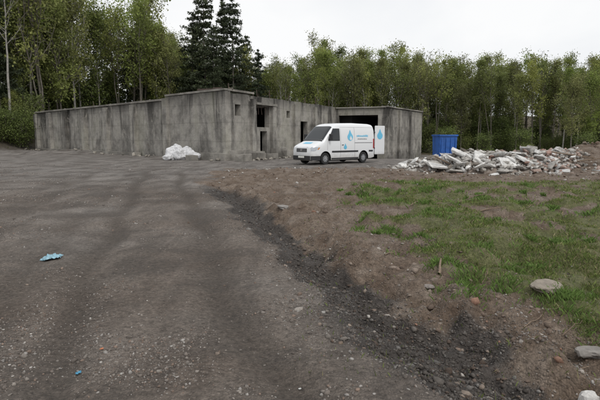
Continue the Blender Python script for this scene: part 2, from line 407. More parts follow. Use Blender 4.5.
A_=Vector((-32.3,59));B_=Vector((-5,33.3));C_=Vector((3.65,50));D_=Vector((8.5,48));E_=Vector((14.7,58));F_=Vector((8,76));G_=Vector((-18,80))
bld=empty('derelict_concrete_building',(B_.x,B_.y,0))
def wall(name,P0,P1,z0,z1,th,ops=(),mat=conc,off=0,ragged=0):
    P0=Vector(P0);P1=Vector(P1);L=(P1-P0).length;dr=(P1-P0)/L;nr=Vector((dr.y,-dr.x))
    ss=sorted(set([0,L]+[o[0] for o in ops]+[o[1] for o in ops]+list(np.arange(.4,L-.2,.37 if ragged>.09 else .9))))
    zs=sorted(set([z0,z1]+[o[2] for o in ops]+[o[3] for o in ops]))
    V={};VL=[];FL=[]
    def vid(s,z,k):
        key=(round(s,4),round(z,4),k)
        if key not in V:
            o=off if k==0 else off-th
            zz=z
            if ragged and abs(z-z1)<1e-6: zz=z+ (float(fbm(s*1.3,0.0,int(abs(P0.x)*10),3))-.55)*ragged
            p=P0+dr*s+nr*o;VL.append((p.x-B_.x,p.y-B_.y,zz));V[key]=len(VL)-1
        return V[key]
    def solid(i,j):
        if i<0 or j<0 or i>=len(ss)-1 or j>=len(zs)-1: return False
        cs=(ss[i]+ss[i+1])/2;cz=(zs[j]+zs[j+1])/2
        return not any(o[0]<cs<o[1] and o[2]<cz<o[3] for o in ops)
    for i in range(len(ss)-1):
        for j in range(len(zs)-1):
            if not solid(i,j): continue
            a,b,c,d=ss[i],ss[i+1],zs[j],zs[j+1]
            FL.append([vid(a,c,0),vid(b,c,0),vid(b,d,0),vid(a,d,0)])
            FL.append([vid(b,c,1),vid(a,c,1),vid(a,d,1),vid(b,d,1)])
            if not solid(i-1,j): FL.append([vid(a,c,1),vid(a,c,0),vid(a,d,0),vid(a,d,1)])
            if not solid(i+1,j): FL.append([vid(b,c,0),vid(b,c,1),vid(b,d,1),vid(b,d,0)])
            if not solid(i,j-1): FL.append([vid(a,c,0),vid(a,c,1),vid(b,c,1),vid(b,c,0)])
            if not solid(i,j+1): FL.append([vid(a,d,1),vid(a,d,0),vid(b,d,0),vid(b,d,1)])
    me=bpy.data.meshes.new(name);me.from_pydata(VL,[],FL);me.materials.append(mat);me.update()
    return add_obj(name,me,bld)
TH=.45
AB=(B_-A_);LAB=AB.length;dAB=AB/LAB;nAB=Vector((dAB.y,-dAB.x))
sp1=LAB-7.6
P=A_+dAB*sp1
wall('long_wall_low',A_,P,-1.2,4.48,TH,[],ragged=.10)
wall('long_wall_high',P,B_,-1.2,4.75,TH,[],off=.18,ragged=.05)
for s,w,h in ((.3,.7,4.35),(4.6,.7,4.35),(9.2,.7,4.35),(14.0,.7,4.38),(19.0,.7,4.35),(24.3,.7,4.38)):
    Q=A_+dAB*s;wall('pilaster',Q,Q+dAB*w,-1.2,h,.40,off=.38)
Q=P-dAB*.12;wall('pilaster',Q,Q+dAB*.6,-1.2,4.62,.3,off=.46)
for s0,s1 in ((0,11.8),(12.0,24.2),(24.3,sp1-.2)):
    wall('coping',A_+dAB*s0,A_+dAB*s1,4.49,4.64,.9,off=.12,mat=conc2,ragged=.05)
wall('coping',P+dAB*.0,B_,4.78,4.92,.75,off=.24,mat=conc2,ragged=.05)
BC=C_-B_;LBC=BC.length;dBC=BC/LBC
nBC=Vector((dBC.y,-dBC.x))
wall('end_wall',B_+dBC*.0,C_,-1.4,4.66,TH,[(.9,1.6,3.1,3.9),(3.74,5.6,2.35,3.95),(4.2,5.2,-.3,2.05),(8.4,9.0,3.2,3.8),(11.0,12.4,.2,3.0)],off=.0,ragged=.14)
wall('coping',B_+dBC*.05,B_+dBC*3.3,4.76,4.90,.7,off=.08,mat=conc2,ragged=.05)
wall('lintel_slab',B_+dBC*3.4,B_+dBC*6.4,4.02,4.2,.8,off=.30,mat=conc2,ragged=.10)
wall('pilaster',B_+dBC*5.75,B_+dBC*6.3,-1.2,3.98,.3,off=.26)
wall('pilaster',B_+dBC*2.85,B_+dBC*3.35,-1.2,4.4,.3,off=.20)
wall('pilaster',B_+dBC*9.6,B_+dBC*10.1,-1.2,4.4,.3,off=.20)
wall('pilaster',B_+dBC*13.6,B_+dBC*14.1,-1.2,4.4,.3,off=.20)
DC=(D_-C_).normalized()
LCD=(D_-C_).length
wall('wing_wall',C_,D_,-1.6,4.46,TH,[(.35,LCD-.75,-1.0,3.8)],ragged=.05)
DE=(E_-D_);wall('wing_end_wall',D_,E_,-1.9,4.5,TH,[],off=.0,ragged=.06)
wall('coping',D_+DE.normalized()*.1,E_,4.56,4.68,.6,off=.10,mat=conc2,ragged=.05)
wall('coping',C_+DC*.1,D_,4.51,4.62,.6,off=.13,mat=conc2,ragged=.05)
for s in (3.6,7.2): 
    Q=D_+DE.normalized()*s;wall('pilaster',Q,Q+DE.normalized()*.5,-1.9,4.4,.3,off=.22)
wall('rear_wall',E_,F_,-1.9,4.5,TH);wall('rear_wall',F_,G_,-1.6,4.4,TH);wall('rear_wall',G_,A_,-1.4,4.3,TH)
c0=sum([A_,B_,C_,D_,E_,F_,G_],Vector((0,0)))/7
rp=[p+(c0-p).normalized()*.9 for p in (A_,B_,C_,D_,E_,F_,G_)]
me=bpy.data.meshes.new('roof_slab');VL=[(p.x-B_.x,p.y-B_.y,3.9) for p in rp]+[(p.x-B_.x,p.y-B_.y,4.15) for p in rp]
k=7;me.from_pydata(VL,[],[list(range(k))[::-1],list(range(k,2*k))]+[[i,(i+1)%k,k+(i+1)%k,k+i] for i in range(k)]);me.materials.append(conc2);add_obj('roof_slab',me,bld)
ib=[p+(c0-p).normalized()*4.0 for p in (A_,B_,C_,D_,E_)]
for a_,b_ in zip(ib[:-1],ib[1:]): wall('interior_shade_wall',a_,b_,-1.5,3.85,.2,mat=darkin)  # near-black walls behind the openings, indoor shade put into their colour
def pl(P0,dr,s0,s1,z1,proud,nm='plinth_block'):
    wall(nm,P0+dr*s0,P0+dr*s1,-1.2,z1,.5,off=proud,mat=conc2,ragged=.05)
pl(B_,dBC,-.2,1.9,.70,.75);pl(B_,dBC,2.0,3.9,.55,.6);pl(B_,dBC,5.7,7.6,.68,.55);pl(B_,dBC,7.8,12,.4,.45)
pl(A_,dAB,LAB-3.2,LAB+.35,.48,.6);pl(A_,dAB,2,LAB-12,.28,.60)
for s,o_,sz3 in ((-.3,1.5,(1.1,.6,.5)),(1.6,1.5,(.9,.55,.55)),(3.3,1.4,(1.2,.6,.45)),(6.4,1.3,(1.0,.6,.6)),(8.6,1.4,(.9,.5,.5))):
    p=B_+dBC*s+nBC*o_;box_obj('concrete_block',sz3,(p.x-B_.x,p.y-B_.y,tz(p.x,p.y)+sz3[2]*.42),conc2,bld,(0,0,math.atan2(dBC.y,dBC.x)+random.uniform(-.3,.3)),.03,.03)
for s,o_,sz3 in ((LAB-2.2,1.5,(1.0,.55,.4)),(LAB-4.0,1.3,(.8,.5,.35))):
    p=A_+dAB*s+nAB*o_;box_obj('concrete_block',sz3,(p.x-B_.x,p.y-B_.y,tz(p.x,p.y)+sz3[2]*.42),conc2,bld,(0,0,math.atan2(dAB.y,dAB.x)+random.uniform(-.2,.2)),.03,.03)
parts=[]
def rod(P,z0,z1,r=.03,lean=.015):
    parts.append(tube([(P.x-B_.x,P.y-B_.y,z0),(P.x-B_.x+random.uniform(-lean,lean)*3,P.y-B_.y,(z0+z1)/2),(P.x-B_.x+random.uniform(-lean,lean)*6,P.y-B_.y,z1)],[r]*3,5))
for s in (.4,3.6,4.2,6.0,9.2,12.1,12.4,14.6,17.6):
    rod(B_+dBC*s-nBC*.2,4.5,4.66+random.uniform(.2,.75),random.uniform(.03,.045))
for s in (1.5,16,LAB-7.3,LAB-1.5): rod(A_+dAB*s-nAB*.2,4.3,4.7+random.uniform(.2,.45),.03)
for s in (1.6,3): rod(C_+DC*s+Vector((0,.25)),4.3,4.7+random.uniform(.2,.5),.03)
for s in (3.9,4.4,4.9,5.4): 
    p=B_+dBC*s+nBC*.05;rod(p,3.3,4.0,.02)
v,f=merge(parts);add_obj('reinforcing_bars',np_mesh('reinforcing_bars',v,f,[rust]),bld)
for s,l in ((LAB-2.6,1.9),(LAB-1.2,.9)):
    p=A_+dAB*s-nAB*.1-B_;box_obj('roof_timber',(l,.12,.12),(p.x,p.y,5.0),rust,bld,(0,.05,math.atan2(dAB.y,dAB.x)))
def chunks(name,pts,sizes,cols,mat,parent=None,off=(0,0,0)):
    V=[];F=[];Cc=[]
    cube=np.array([(x,y,z) for x in(-.5,.5) for y in(-.5,.5) for z in(-.5,.5)])
    cf=np.array([(0,1,3,2),(4,6,7,5),(0,4,5,1),(2,3,7,6),(0,2,6,4),(1,5,7,3)])
    n=len(pts)
    for i in range(n):
        v=cube*(1+RNG.uniform(-.45,.15,(8,3)));v=v*sizes[i]
        R=np.array(Matrix.Rotation(random.uniform(0,6.28),3,'Z')@Matrix.Rotation(random.gauss(0,.5),3,'X')@Matrix.Rotation(random.gauss(0,.4),3,'Y'))
        V.append(v@R.T+pts[i]);F.append(cf+8*i);Cc.append(np.repeat(cols[i][None],8,0))
    me=np_mesh(name,np.concatenate(V)-np.array(off),np.concatenate(F),[mat],col=np.concatenate(Cc))
    o=add_obj(name,me,parent)
    bv=o.modifiers.new('b','BEVEL');bv.width=.012;bv.segments=1
    return o
rubmat=attr_mat('rubble',"col",.9,mulnoise=9,bmp=20)
pts=[];szs=[];cl=[]
for _ in range(130):
    s=random.uniform(0,LAB);p=A_+dAB*s+nAB*random.uniform(.5,1.6)
    if random.random()<.45: s=random.uniform(0,8);p=B_+dBC*s+nBC*random.uniform(.9,2)
    k=random.uniform(.08,.4);pts.append(np.array((p.x,p.y,tz(p.x,p.y)+k*.2)));szs.append(np.array((k,k*.8,k*.5)));cl.append(np.array((.24,.22,.19))*random.uniform(.5,1.5))
chunks('broken_concrete_lumps',pts,szs,cl,rubmat)
pts=[];szs=[];cl=[]
for _ in range(70):
    s=random.uniform(0,LAB) if random.random()<.4 else LAB-random.uniform(0,8)
    p=A_+dAB*s-nAB*random.uniform(.1,.5);zt=4.66 if s<sp1 else 4.92
    if random.random()<.5: s=random.uniform(3,18);p=B_+dBC*s-nBC*random.uniform(.05,.35);zt=4.62
    k=random.uniform(.05,.18);pts.append(np.array((p.x-B_.x,p.y-B_.y,zt)));szs.append(np.array((k*1.4,k,k*.6)));cl.append(np.array(random.choice([(.2,.18,.155),(.13,.11,.08),(.10,.11,.055),(.28,.26,.23)])))
chunks('crumbled_wall_top',pts,szs,cl,rubmat,bld)

# ---------------------------------------------------------------- rubble pile
RX,RY=9.4,23.4
def ph(x,y):
    e=((x-RX)/4.3)**2+((y-RY)/2.3)**2
    return .66*max(0,1-e)**.55*(.6+.8*float(fbm(x*.8,y*.8,88,3)))*(1.12-.05*(x-RX)*.6)
rp_=empty('rubble_pile',(RX,RY,0))
n=90;gx=np.linspace(RX-5,RX+5,n);gy=np.linspace(RY-2.9,RY+3.1,60);GXX,GYY=np.meshgrid(gx,gy)
zz=np.array([[ph(x,y) for x in gx] for y in gy])+terrain(GXX,GYY)+(fbm(GXX*3,GYY*3,71)-.5)*.2-.12
v=np.stack([GXX.ravel()-RX,GYY.ravel()-RY,zz.ravel()],1)
i=np.arange((n-1)*59);r=i//(n-1);c=i%(n-1);a=r*n+c
mm,nt,b=new_mat('rubble_soil')
nn=noise(nt,5,6,.7,pos(nt));nt.links.new(ramp(nt,nn,[(.3,(.13,.095,.07)),(.55,(.25,.21,.18)),(.75,(.38,.35,.32))]),b.inputs['Base Color']);b.inputs['Roughness'].default_value=.95;bump(nt,b,nn,.8,.06)
add_obj('soil_mound',np_mesh('soil_mound',v,np.stack([a,a+1,a+1+n,a+n],1),[mm],smooth=True),rp_)
pal=[((.48,.46,.43),.31),((.36,.34,.31),.29),((.64,.63,.61),.15),((.34,.22,.18),.045),((.20,.175,.15),.205)]
pts=[];szs=[];cl=[]
while len(pts)<2300:
    x=random.uniform(RX-4.6,RX+4.6);y=random.uniform(RY-2.7,RY+2.6);h=ph(x,y)
    if h<.05 and random.random()<.8: continue
    r_=random.random()
    if r_<.035: k=random.uniform(.4,.85);s=(k,k*.65,.09)
    elif r_<.2: k=random.uniform(.2,.4);s=(k,k*.7,k*.4)
    else: k=random.uniform(.05,.18);s=(k,k*.8,k*.6)
    pts.append(np.array((x,y,tz(x,y)+h-.1+random.uniform(0,.13)+k*.12)));szs.append(np.array(s))
    q=random.random();t=0
    for c_,w_ in pal:
        t+=w_
        if q<t: break
    if r_<.035: c_=random.choice([(.55,.54,.52),(.42,.40,.37),(.62,.61,.59)])
    if x>10.2 and random.random()<.25: c_=(.36,.27,.23)
    cl.append(np.array(c_)*random.uniform(.7,1.12))
chunks('concrete_and_brick_debris',pts,szs,cl,rubmat,rp_,(RX,RY,0))
slabm=simple('pale_slab',(.55,.54,.52),.85,nz=.3,scale=5)
for (x,y,z,sx,sy,sz,rx,ry,rz) in [(7.3,22.0,.48,1.3,.6,.09,.25,.4,.3),(8.4,22.2,.62,1.1,.7,.09,.5,-.35,1.2),(7.9,22.9,.72,1.4,.45,.09,.2,.42,-.3),(10.4,22.0,.55,1.0,.6,.1,.4,.2,.6),(11.6,22.4,.5,.9,.5,.1,.2,-.3,.2),(6.3,21.7,.28,.9,.5,.09,.3,.1,.2),(9.4,21.6,.45,.8,.6,.09,.6,.1,.1)]:
    box_obj('concrete_slab',(sx,sy,sz),(x-RX,y-RY,z),slabm,rp_,(rx,ry,rz),.01,.05)
for (x,y,z,l,ry,rz) in [(13.0,22.6,.75,2.6,.12,.25),(13.4,22.2,.55,2.2,-.15,-.2),(6.6,21.7,.5,1.3,.4,.4)]:
    box_obj('broken_timber',(l,.08,.05),(x-RX,y-RY,z),wood,rp_,(0,ry,rz),.008)
pts=[];szs=[];cl=[]
for _ in range(480):
    x=random.uniform(-3.5,15);y=random.gauss(20.3,1.6);k=random.uniform(.03,.13)
    if random.random()<.35: x=random.uniform(11.5,17.5);y=random.gauss(23.5,1.4);k*=1.5
    pts.append(np.array((x,y,tz(x,y)+k*.2)));szs.append(np.array((k,k*.8,k*.6)));cl.append(np.array(random.choice([(.3,.27,.24),(.2,.16,.13),(.16,.12,.09),(.42,.4,.37),(.18,.13,.1)]))*random.uniform(.7,1.2))
chunks('scattered_debris',pts,szs,cl,rubmat)

# ---------------------------------------------------------------- blue skip
blue=simple('blue_paint',(.02,.10,.36),.45,nz=.3,scale=3)
sx_,sy_=9.35,31.0
sk=empty('blue_skip',(sx_,sy_,tz(sx_,sy_)+.02),math.radians(12))
me=bpy.data.meshes.new('hopper')
L,W,H=.60,.5,1.66-tz(sx_,sy_)
vb=[(-L*.94,-W*.94,.1),(L*.94,-W*.94,.1),(L*.94,W*.94,.1),(-L*.94,W*.94,.1),(-L,-W,H),(L,-W,H),(L,W,H),(-L,W,H),(-L*.93,-W*.92,H),(L*.93,-W*.92,H),(L*.93,W*.92,H),(-L*.93,W*.92,H),(-L*.86,-W*.84,.2),(L*.86,-W*.84,.2),(L*.86,W*.84,.2),(-L*.86,W*.84,.2)]
fb=[(3,2,1,0),(0,1,5,4),(1,2,6,5),(2,3,7,6),(3,0,4,7),(4,5,9,8),(5,6,10,9),(6,7,11,10),(7,4,8,11),(8,9,13,12),(9,10,14,13),(10,11,15,14),(11,8,12,15),(12,13,14,15)]
me.from_pydata(vb,[],fb);me.materials.append(blue);add_obj('hopper',me,sk)
for x in (-.48,-.16,.16,.48): box_obj('rib',(.06,.06,H-.25),(x,-W*.97-.03,H/2),blue,sk,(-.02,0,0))
box_obj('rim',(1.28,.09,.1),(0,-W-.02,H+.02),blue,sk);box_obj('rim',(1.28,.09,.1),(0,W+.02,H+.02),blue,sk)
box_obj('rim',(.09,.86,.1),(-L-.02,0,H+.025),blue,sk);box_obj('rim',(.09,.86,.1),(L+.02,0,H+.025),blue,sk)
box_obj('skid',(1.1,.12,.12),(0,-.35,.04),darkin,sk);box_obj('skid',(1.1,.12,.12),(0,.35,.04),darkin,sk)

# ---------------------------------------------------------------- white sacks
from mathutils import noise as mn
mb,nt,b=new_mat('white_sack')
nn=noise(nt,6,5,.6,pos(nt,obj=True));nt.links.new(ramp(nt,nn,[(.3,(.50,.50,.51)),(.6,(.74,.74,.75))]),b.inputs['Base Color']);b.inputs['Roughness'].default_value=.5
bump(nt,b,noise(nt,9,6,.7,pos(nt,obj=True),1.2),.8,.06)
sk_=empty('pile_of_white_sacks',(-8.5,34.6,tz(-8.5,34.6)))
for k,(x,y,z,a,b_,c_) in enumerate([(-.75,0,.42,.45,.42,.48),(-.1,-.15,.38,.48,.42,.44),(.55,0,.33,.45,.4,.36),(.98,-.1,.24,.33,.33,.25),(-.45,.15,.80,.36,.33,.28),(.25,.25,.62,.4,.35,.3),(-.95,-.45,.2,.3,.28,.22)]):
    bm=bmesh.new();bmesh.ops.create_icosphere(bm,subdivisions=4,radius=1)
    for v in bm.verts:
        q=v.co*1.6+Vector((k*7.3,0,0))
        m_=1+.25*mn.noise(q)+.16*abs(mn.noise(q*2.6))+.07*mn.noise(q*6)
        p=v.co*m_;pw=lambda t:math.copysign(abs(t)**.75,t)
        v.co=Vector((pw(p.x)*a,pw(p.y)*b_,pw(p.z)*c_))
        if v.co.z>c_*.7: v.co.x*=.7;v.co.y*=.7;v.co.z*=1.12
    me=bpy.data.meshes.new('sack');bm.to_mesh(me);bm.free();me.materials.append(mb)
    add_obj('sack',me,sk_,(x,y,z),(random.uniform(-.2,.2),random.uniform(-.2,.2),k))

# ---------------------------------------------------------------- van
van=empty('white_panel_van',(.10,28.0,tz(2,30)+.0),math.radians(40))
mt,nt,b=new_mat('white_paint_dirty')
sz_=nt.nodes.new('ShaderNodeSeparateXYZ');nt.links.new(pos(nt,obj=True),sz_.inputs[0])
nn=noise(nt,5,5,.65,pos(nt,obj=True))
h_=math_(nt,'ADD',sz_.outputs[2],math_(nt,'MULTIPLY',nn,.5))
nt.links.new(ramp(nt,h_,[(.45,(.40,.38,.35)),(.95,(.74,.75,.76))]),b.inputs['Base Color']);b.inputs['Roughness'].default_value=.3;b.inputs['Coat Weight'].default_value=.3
white=mt
blackp=simple('black_plastic',(.022,.022,.024),.55);rubber=simple('rubber',(.018,.018,.018),.85)
mg,nt,b=new_mat('tinted_glass');b.inputs['Base Color'].default_value=(.012,.015,.017,1);b.inputs['Roughness'].default_value=.06;b.inputs['Specular IOR Level'].default_value=.6
glass=mg
mh,nt,b=new_mat('headlight');b.inputs['Base Color'].default_value=(.45,.47,.5,1);b.inputs['Roughness'].default_value=.12;b.inputs['Metallic'].default_value=.5
head=mh
silver=simple('wheel_silver',(.38,.39,.40),.4,.6);chrome=simple('chrome',(.6,.6,.62),.15,1)
lblue=simple('logo_blue',(.14,.50,.72),.4,nz=.05);seam=simple('panel_gap',(.16,.16,.165),.8);amber=simple('amber_lens',(.6,.2,.02),.3);redl=simple('red_lens',(.4,.01,.01),.3)
platem=simple('number_plate',(.75,.75,.7),.5)
HP=([0,.05,.2,.45,.78,.86,1.1,1.4,1.62,1.75,1.95,2.3,3.5,4.9,5.15,5.22,5.26],[.99,1.06,1.14,1.24,1.36,1.42,1.68,2.0,2.21,2.30,2.38,2.43,2.46,2.43,2.39,2.34,2.25])
WP=([0,.04,.12,.28,.6,1.0,5.1,5.22,5.26],[.76,.83,.89,.945,.975,.985,.985,.97,.95])
ZB=([0,.1,.6,4.9,5.26],[.30,.24,.27,.29,.36])
NN=9.0
def hW(x,z):
    h=np.interp(x,*HP);zb=np.interp(x,*ZB);w=np.interp(x,*WP)
    q=min(max((z-zb)/(h-zb),0),.9999)
    return w*(1-.085*min(max((z-1.2)/1.25,0),1)**1.2)*(1-q**NN)**(1/NN)
def topz(x,y):
    z=np.interp(x,*HP)
    h=z;zb=np.interp(x,*ZB);w=np.interp(x,*WP)
    for _ in range(8):
        yy=min(abs(y)/(w*(1-.085*min(max((z-1.2)/1.25,0),1)**1.2)),.999)
        z=zb+(h-zb)*(1-yy**NN)**(1/NN)
    return z
st=[0,.02,.05,.09,.14,.2,.28,.38,.5,.62,.72,.8,.86,.94,1.02,1.1,1.2,1.3,1.4,1.5,1.58,1.65,1.72,1.8,1.9,2.0,2.15,2.3,2.6,3,3.5,4,4.5,4.9,5.05,5.15,5.2,5.24,5.26]
bm=bmesh.new();rings=[]
for x in st:
    h=np.interp(x,*HP);zb=np.interp(x,*ZB);w=np.interp(x,*WP)
    half=[]
    for q in (0,.12,.25,.37,.48,.58,.67,.75,.82,.875,.915):
        z=zb+(h-zb)*q;half.append((hW(x,z),z))
    for q in (.94,.96,.975,.987,.995):
        z=zb+(h-zb)*q;half.append((hW(x,z),z))
    for fr in (.8,.6,.35,.12): 
        y=half[10][0]*fr;half.append((y,topz(x,y)))
    ring=[bm.verts.new((x,y,z)) for y,z in half]+[bm.verts.new((x,-y,z)) for y,z in half[::-1]]
    rings.append(ring)
n=len(rings[0])
for a_,b_ in zip(rings[:-1],rings[1:]):
    for k in range(n): bm.faces.new((a_[k],b_[k],b_[(k+1)%n],a_[(k+1)%n]))
bm.faces.new(rings[0]);bm.faces.new(rings[-1][::-1])
bmesh.ops.recalc_face_normals(bm,faces=bm.faces)
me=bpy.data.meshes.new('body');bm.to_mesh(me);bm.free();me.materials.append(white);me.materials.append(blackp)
body=add_obj('body',me,None)
cutters=[]
for x in (1.0,4.25):
    for s in (-1,1):
        bm=bmesh.new();bmesh.ops.create_cone(bm,cap_ends=True,segments=40,radius1=.43,radius2=.43,depth=.5)
        bm.transform(Matrix.Translation((x,s*.98,.36))@Matrix.Rotation(math.pi/2,4,'X'))
        for f_ in bm.faces:f_.material_index=1
        m_=bpy.data.meshes.new('c');bm.to_mesh(m_);bm.free();m_.materials.append(white);m_.materials.append(blackp)
        c_=add_obj('c',m_);cutters.append(c_)
        md=body.modifiers.new('b','BOOLEAN');md.operation='DIFFERENCE';md.object=c_;md.solver='EXACT'
dg=bpy.context.evaluated_depsgraph_get();dg.update()
nm=bpy.data.meshes.new_from_object(body.evaluated_get(dg));body.modifiers.clear();body.data=nm
for c_ in cutters: bpy.data.objects.remove(c_)
nm.polygons.foreach_set('use_smooth',np.ones(len(nm.polygons),bool))
try: nm.set_sharp_from_angle(angle=math.radians(32))
except Exception: pass
body.parent=van
def grid_obj(name,fn,nu,nv,mat,smooth=True):
    v=np.array([fn(u,w) for w in np.linspace(0,1,nv) for u in np.linspace(0,1,nu)])
    i=np.arange((nu-1)*(nv-1));r=i//(nu-1);c=i%(nu-1);a=r*nu+c
    return add_obj(name,np_mesh(name,v,np.stack([a,a+1,a+1+nu,a+nu],1),[mat],smooth=smooth),van)
def side(name,xl,xr,z0,z1,mat,s=-1,off=.006,nu=8,nv=8):
    fl=xl if callable(xl) else (lambda t:xl);fr=xr if callable(xr) else (lambda t:xr)
    def fn(u,t):
        z=z0+(z1-z0)*t;x=fl(t)+(fr(t)-fl(t))*u
        return (x,s*(hW(x,z)+off),z)
    return grid_obj(name,fn,nu,nv,mat)
def ws(u,t):
    x=.90+(1.66-.90)*t;y=(u-.5)*2*(.86-.07*t);x2=x
    return (x2-.010,y,topz(x2,y)+.012)
grid_obj('windscreen',ws,21,12,glass)
def scuttle(u,t):
    x=.80+.085*t;y=(u-.5)*2*.84
    return (x-.005,y,topz(x,y)+.010)
grid_obj('wiper_scuttle',scuttle,15,4,blackp)
for s in (-1,1):
    side('door_window',lambda t:1.28+.42*max(0,(t-.15)/.85),lambda t:2.12,1.42,2.07,glass,s,.008,10,10)
    side('window_seal',lambda t:1.22+.44*max(0,(t-.1)/.9),lambda t:2.16,1.38,2.11,blackp,s,.004,10,10)
    for x in (2.22,):
        side('door_gap',x,x+.014,.42,2.1,seam,s,.003,2,16)
    side('door_gap',1.14,1.154,.82,1.36,seam,s,.003,2,8)
    side('rub_strip',1.5,3.74,.70,.80,blackp,s,.018,20,3)
    side('rub_strip',4.72,5.1,.70,.80,blackp,s,.018,4,3)
    side('sill',1.46,3.78,.295,.38,blackp,s,.006,20,3)
    side('headlight',lambda t:.015,lambda t:.22+.34*t,.80,1.03,head,s,.006,14,8)
    side('indicator_lens',lambda t:.38+.1*t,lambda t:.46+.12*t,.88,1.0,amber,s,.010,3,4)
    side('bumper_corner',lambda t:.005,.58,.27,.52,blackp,s,.012,14,5)
    side('tail_light',5.12,5.24,.9,1.5,redl,s,.006,4,5)
    side('door_handle',2.32,2.46,1.12,1.16,blackp,s,.03,3,3)
    box_obj('mirror',(.16,.20,.34),(1.28,s*1.13,1.62),blackp,van,(0,0,s*-.15),.045)
    box_obj('mirror_arm',(.07,.14,.05),(1.30,s*1.0,1.46),blackp,van,(0,0,0),.01)
side('sliding_door_gap',3.42,3.434,.42,2.2,seam,-1,.003,2,16)
side('sliding_door_rail',3.434,5.05,1.24,1.275,seam,-1,.004,20,2)
side('roof_gap',2.22,5.1,2.19,2.2,seam,-1,.003,20,2)
def panel(name,y0,y1,z0,z1,mat,x=-.006,bev=.008,th=.03): return box_obj(name,(th,y1-y0,z1-z0),(x,(y0+y1)/2,(z0+z1)/2),mat,van,(0,0,0),bev)
panel('grille',-.46,.46,.74,.95,blackp,-.004,.02)
for z in (.79,.85,.91): panel('grille_bar',-.42,.42,z-.008,z+.008,silver,-.022,.002,.012)
panel('bumper',-.76,.76,.28,.53,blackp,-.006,.03,.07)
panel('number_plate',-.26,.26,.40,.51,platem,-.045,.004,.012)
bm=bmesh.new();bmesh.ops.create_cone(bm,cap_ends=True,segments=28,radius1=.085,radius2=.08,depth=.02);bm.transform(Matrix.Translation((-.035,0,.86))@Matrix.Rotation(math.pi/2,4,'Y'))
me=bpy.data.meshes.new('badge');bm.to_mesh(me);bm.free();me.materials.append(chrome);add_obj('round_badge',me,van)
def bonnet_logo(u,t):
    x=.38+.22*t;y=(u-.5)*.7
    return (x-.003,y,topz(x,y)+.006)
grid_obj('bonnet_lettering_band',bonnet_logo,8,4,lblue)
def drop(name,cx,cz,R,mat,s=-1,off=.009):
    n=28
    V=[(cx,s*(hW(cx,cz)+off),cz)]
    for i in range(n):
        a=2*math.pi*i/n;r=R*(1 if math.sin(a)<0 else 1+.75*math.sin(a)**5);wx=R*math.cos(a)*(1 if math.sin(a)<0 else (1-.55*math.sin(a)**2))
        x=cx+wx;z=cz+r*math.sin(a);V.append((x,s*(hW(x,z)+off),z))
    F=[(0,1+i,1+(i+1)%n) for i in range(n)]
    return add_obj(name,np_mesh(name,V,F,[mat]),van)
drop('water_drop_graphic',3.05,1.62,.24,lblue);drop('water_drop_graphic',2.62,1.0,.13,lblue)
drop('water_drop_highlight',3.1,1.52,.10,white,-1,.014)
rs=np.random.default_rng(3);x=3.62
for k in range(9):
    w_=rs.uniform(.06,.12);side('lettering',x,x+w_,1.62,1.62+rs.uniform(.08,.13),lblue,-1,.007,2,2);x+=w_+.03
x=3.7
for k in range(11):
    w_=rs.uniform(.04,.07);side('lettering',x,x+w_,1.46,1.46+rs.uniform(.04,.06),seam,-1,.007,2,2);x+=w_+.025
for x in (1.0,4.25):
    for s in (-1,1):
        w_=empty('wheel',(x,s*.86,.345));w_.parent=van;w_.rotation_euler=(math.pi/2,0,0)
        bm=bmesh.new()
        prof=[(.20,-.11),(.31,-.115),(.34,-.09),(.345,0),(.34,.09),(.31,.115),(.20,.11)]
        seg=36;rr=[[bm.verts.new((r*math.cos(2*math.pi*i/seg),r*math.sin(2*math.pi*i/seg),z)) for r,z in prof] for i in range(seg)]
        for i in range(seg):
            a_,b_=rr[i],rr[(i+1)%seg]
            for j in range(len(prof)-1): bm.faces.new((a_[j],b_[j],b_[j+1],a_[j+1]))
            bm.faces.new((a_[-1],b_[-1],b_[0],a_[0]))
        me=bpy.data.meshes.new('tyre');bm.to_mesh(me);bm.free();me.materials.append(rubber);add_obj('tyre',me,w_)
        sg=-1 if s>0 else 1
        bm=bmesh.new();bmesh.ops.create_cone(bm,cap_ends=True,segments=32,radius1=.205,radius2=.19,depth=.03);bm.transform(Matrix.Translation((0,0,sg*.085)))
        me=bpy.data.meshes.new('rim');bm.to_mesh(me);bm.free();me.materials.append(silver);add_obj('rim',me,w_)
        for k in range(8):
            a_=k*math.pi/4;box_obj('rim_slot',(.05,.035,.012),(.15*math.cos(a_),.15*math.sin(a_),sg*.105),blackp,w_,(0,0,a_),.004)
        bm=bmesh.new();bmesh.ops.create_cone(bm,cap_ends=True,segments=20,radius1=.06,radius2=.05,depth=.03);bm.transform(Matrix.Translation((0,0,sg*.11)))
        me=bpy.data.meshes.new('hub');bm.to_mesh(me);bm.free();me.materials.append(silver);add_obj('hub',me,w_)
dh=empty('open_rear_door',(5.30,-.95,0),math.radians(-6));dh.parent=van
bm=bmesh.new();bmesh.ops.create_cube(bm,size=1)
for v_ in bm.verts: v_.co=Vector(((v_.co.x+.5)*.86,v_.co.y*.06,.50+(v_.co.z+.5)*1.82))
bmesh.ops.bevel(bm,geom=bm.edges[:],offset=.025,segments=3,affect='EDGES')
me=bpy.data.meshes.new('door_panel');bm.to_mesh(me);bm.free();me.materials.append(white);add_obj('door_panel',me,dh)
V=[(.42,-.036,1.75)];n=28;R=.24
for i in range(n):
    a=2*math.pi*i/n;sn=math.sin(a);r=R*(1 if sn<0 else 1+.75*sn**5);wx=R*math.cos(a)*(1 if sn<0 else 1-.55*sn**2);V.append((.42+wx,-.036,1.7+r*sn))
add_obj('water_drop_graphic',np_mesh('wd',V,[(0,1+i,1+(i+1)%n) for i in range(n)],[lblue]),dh)
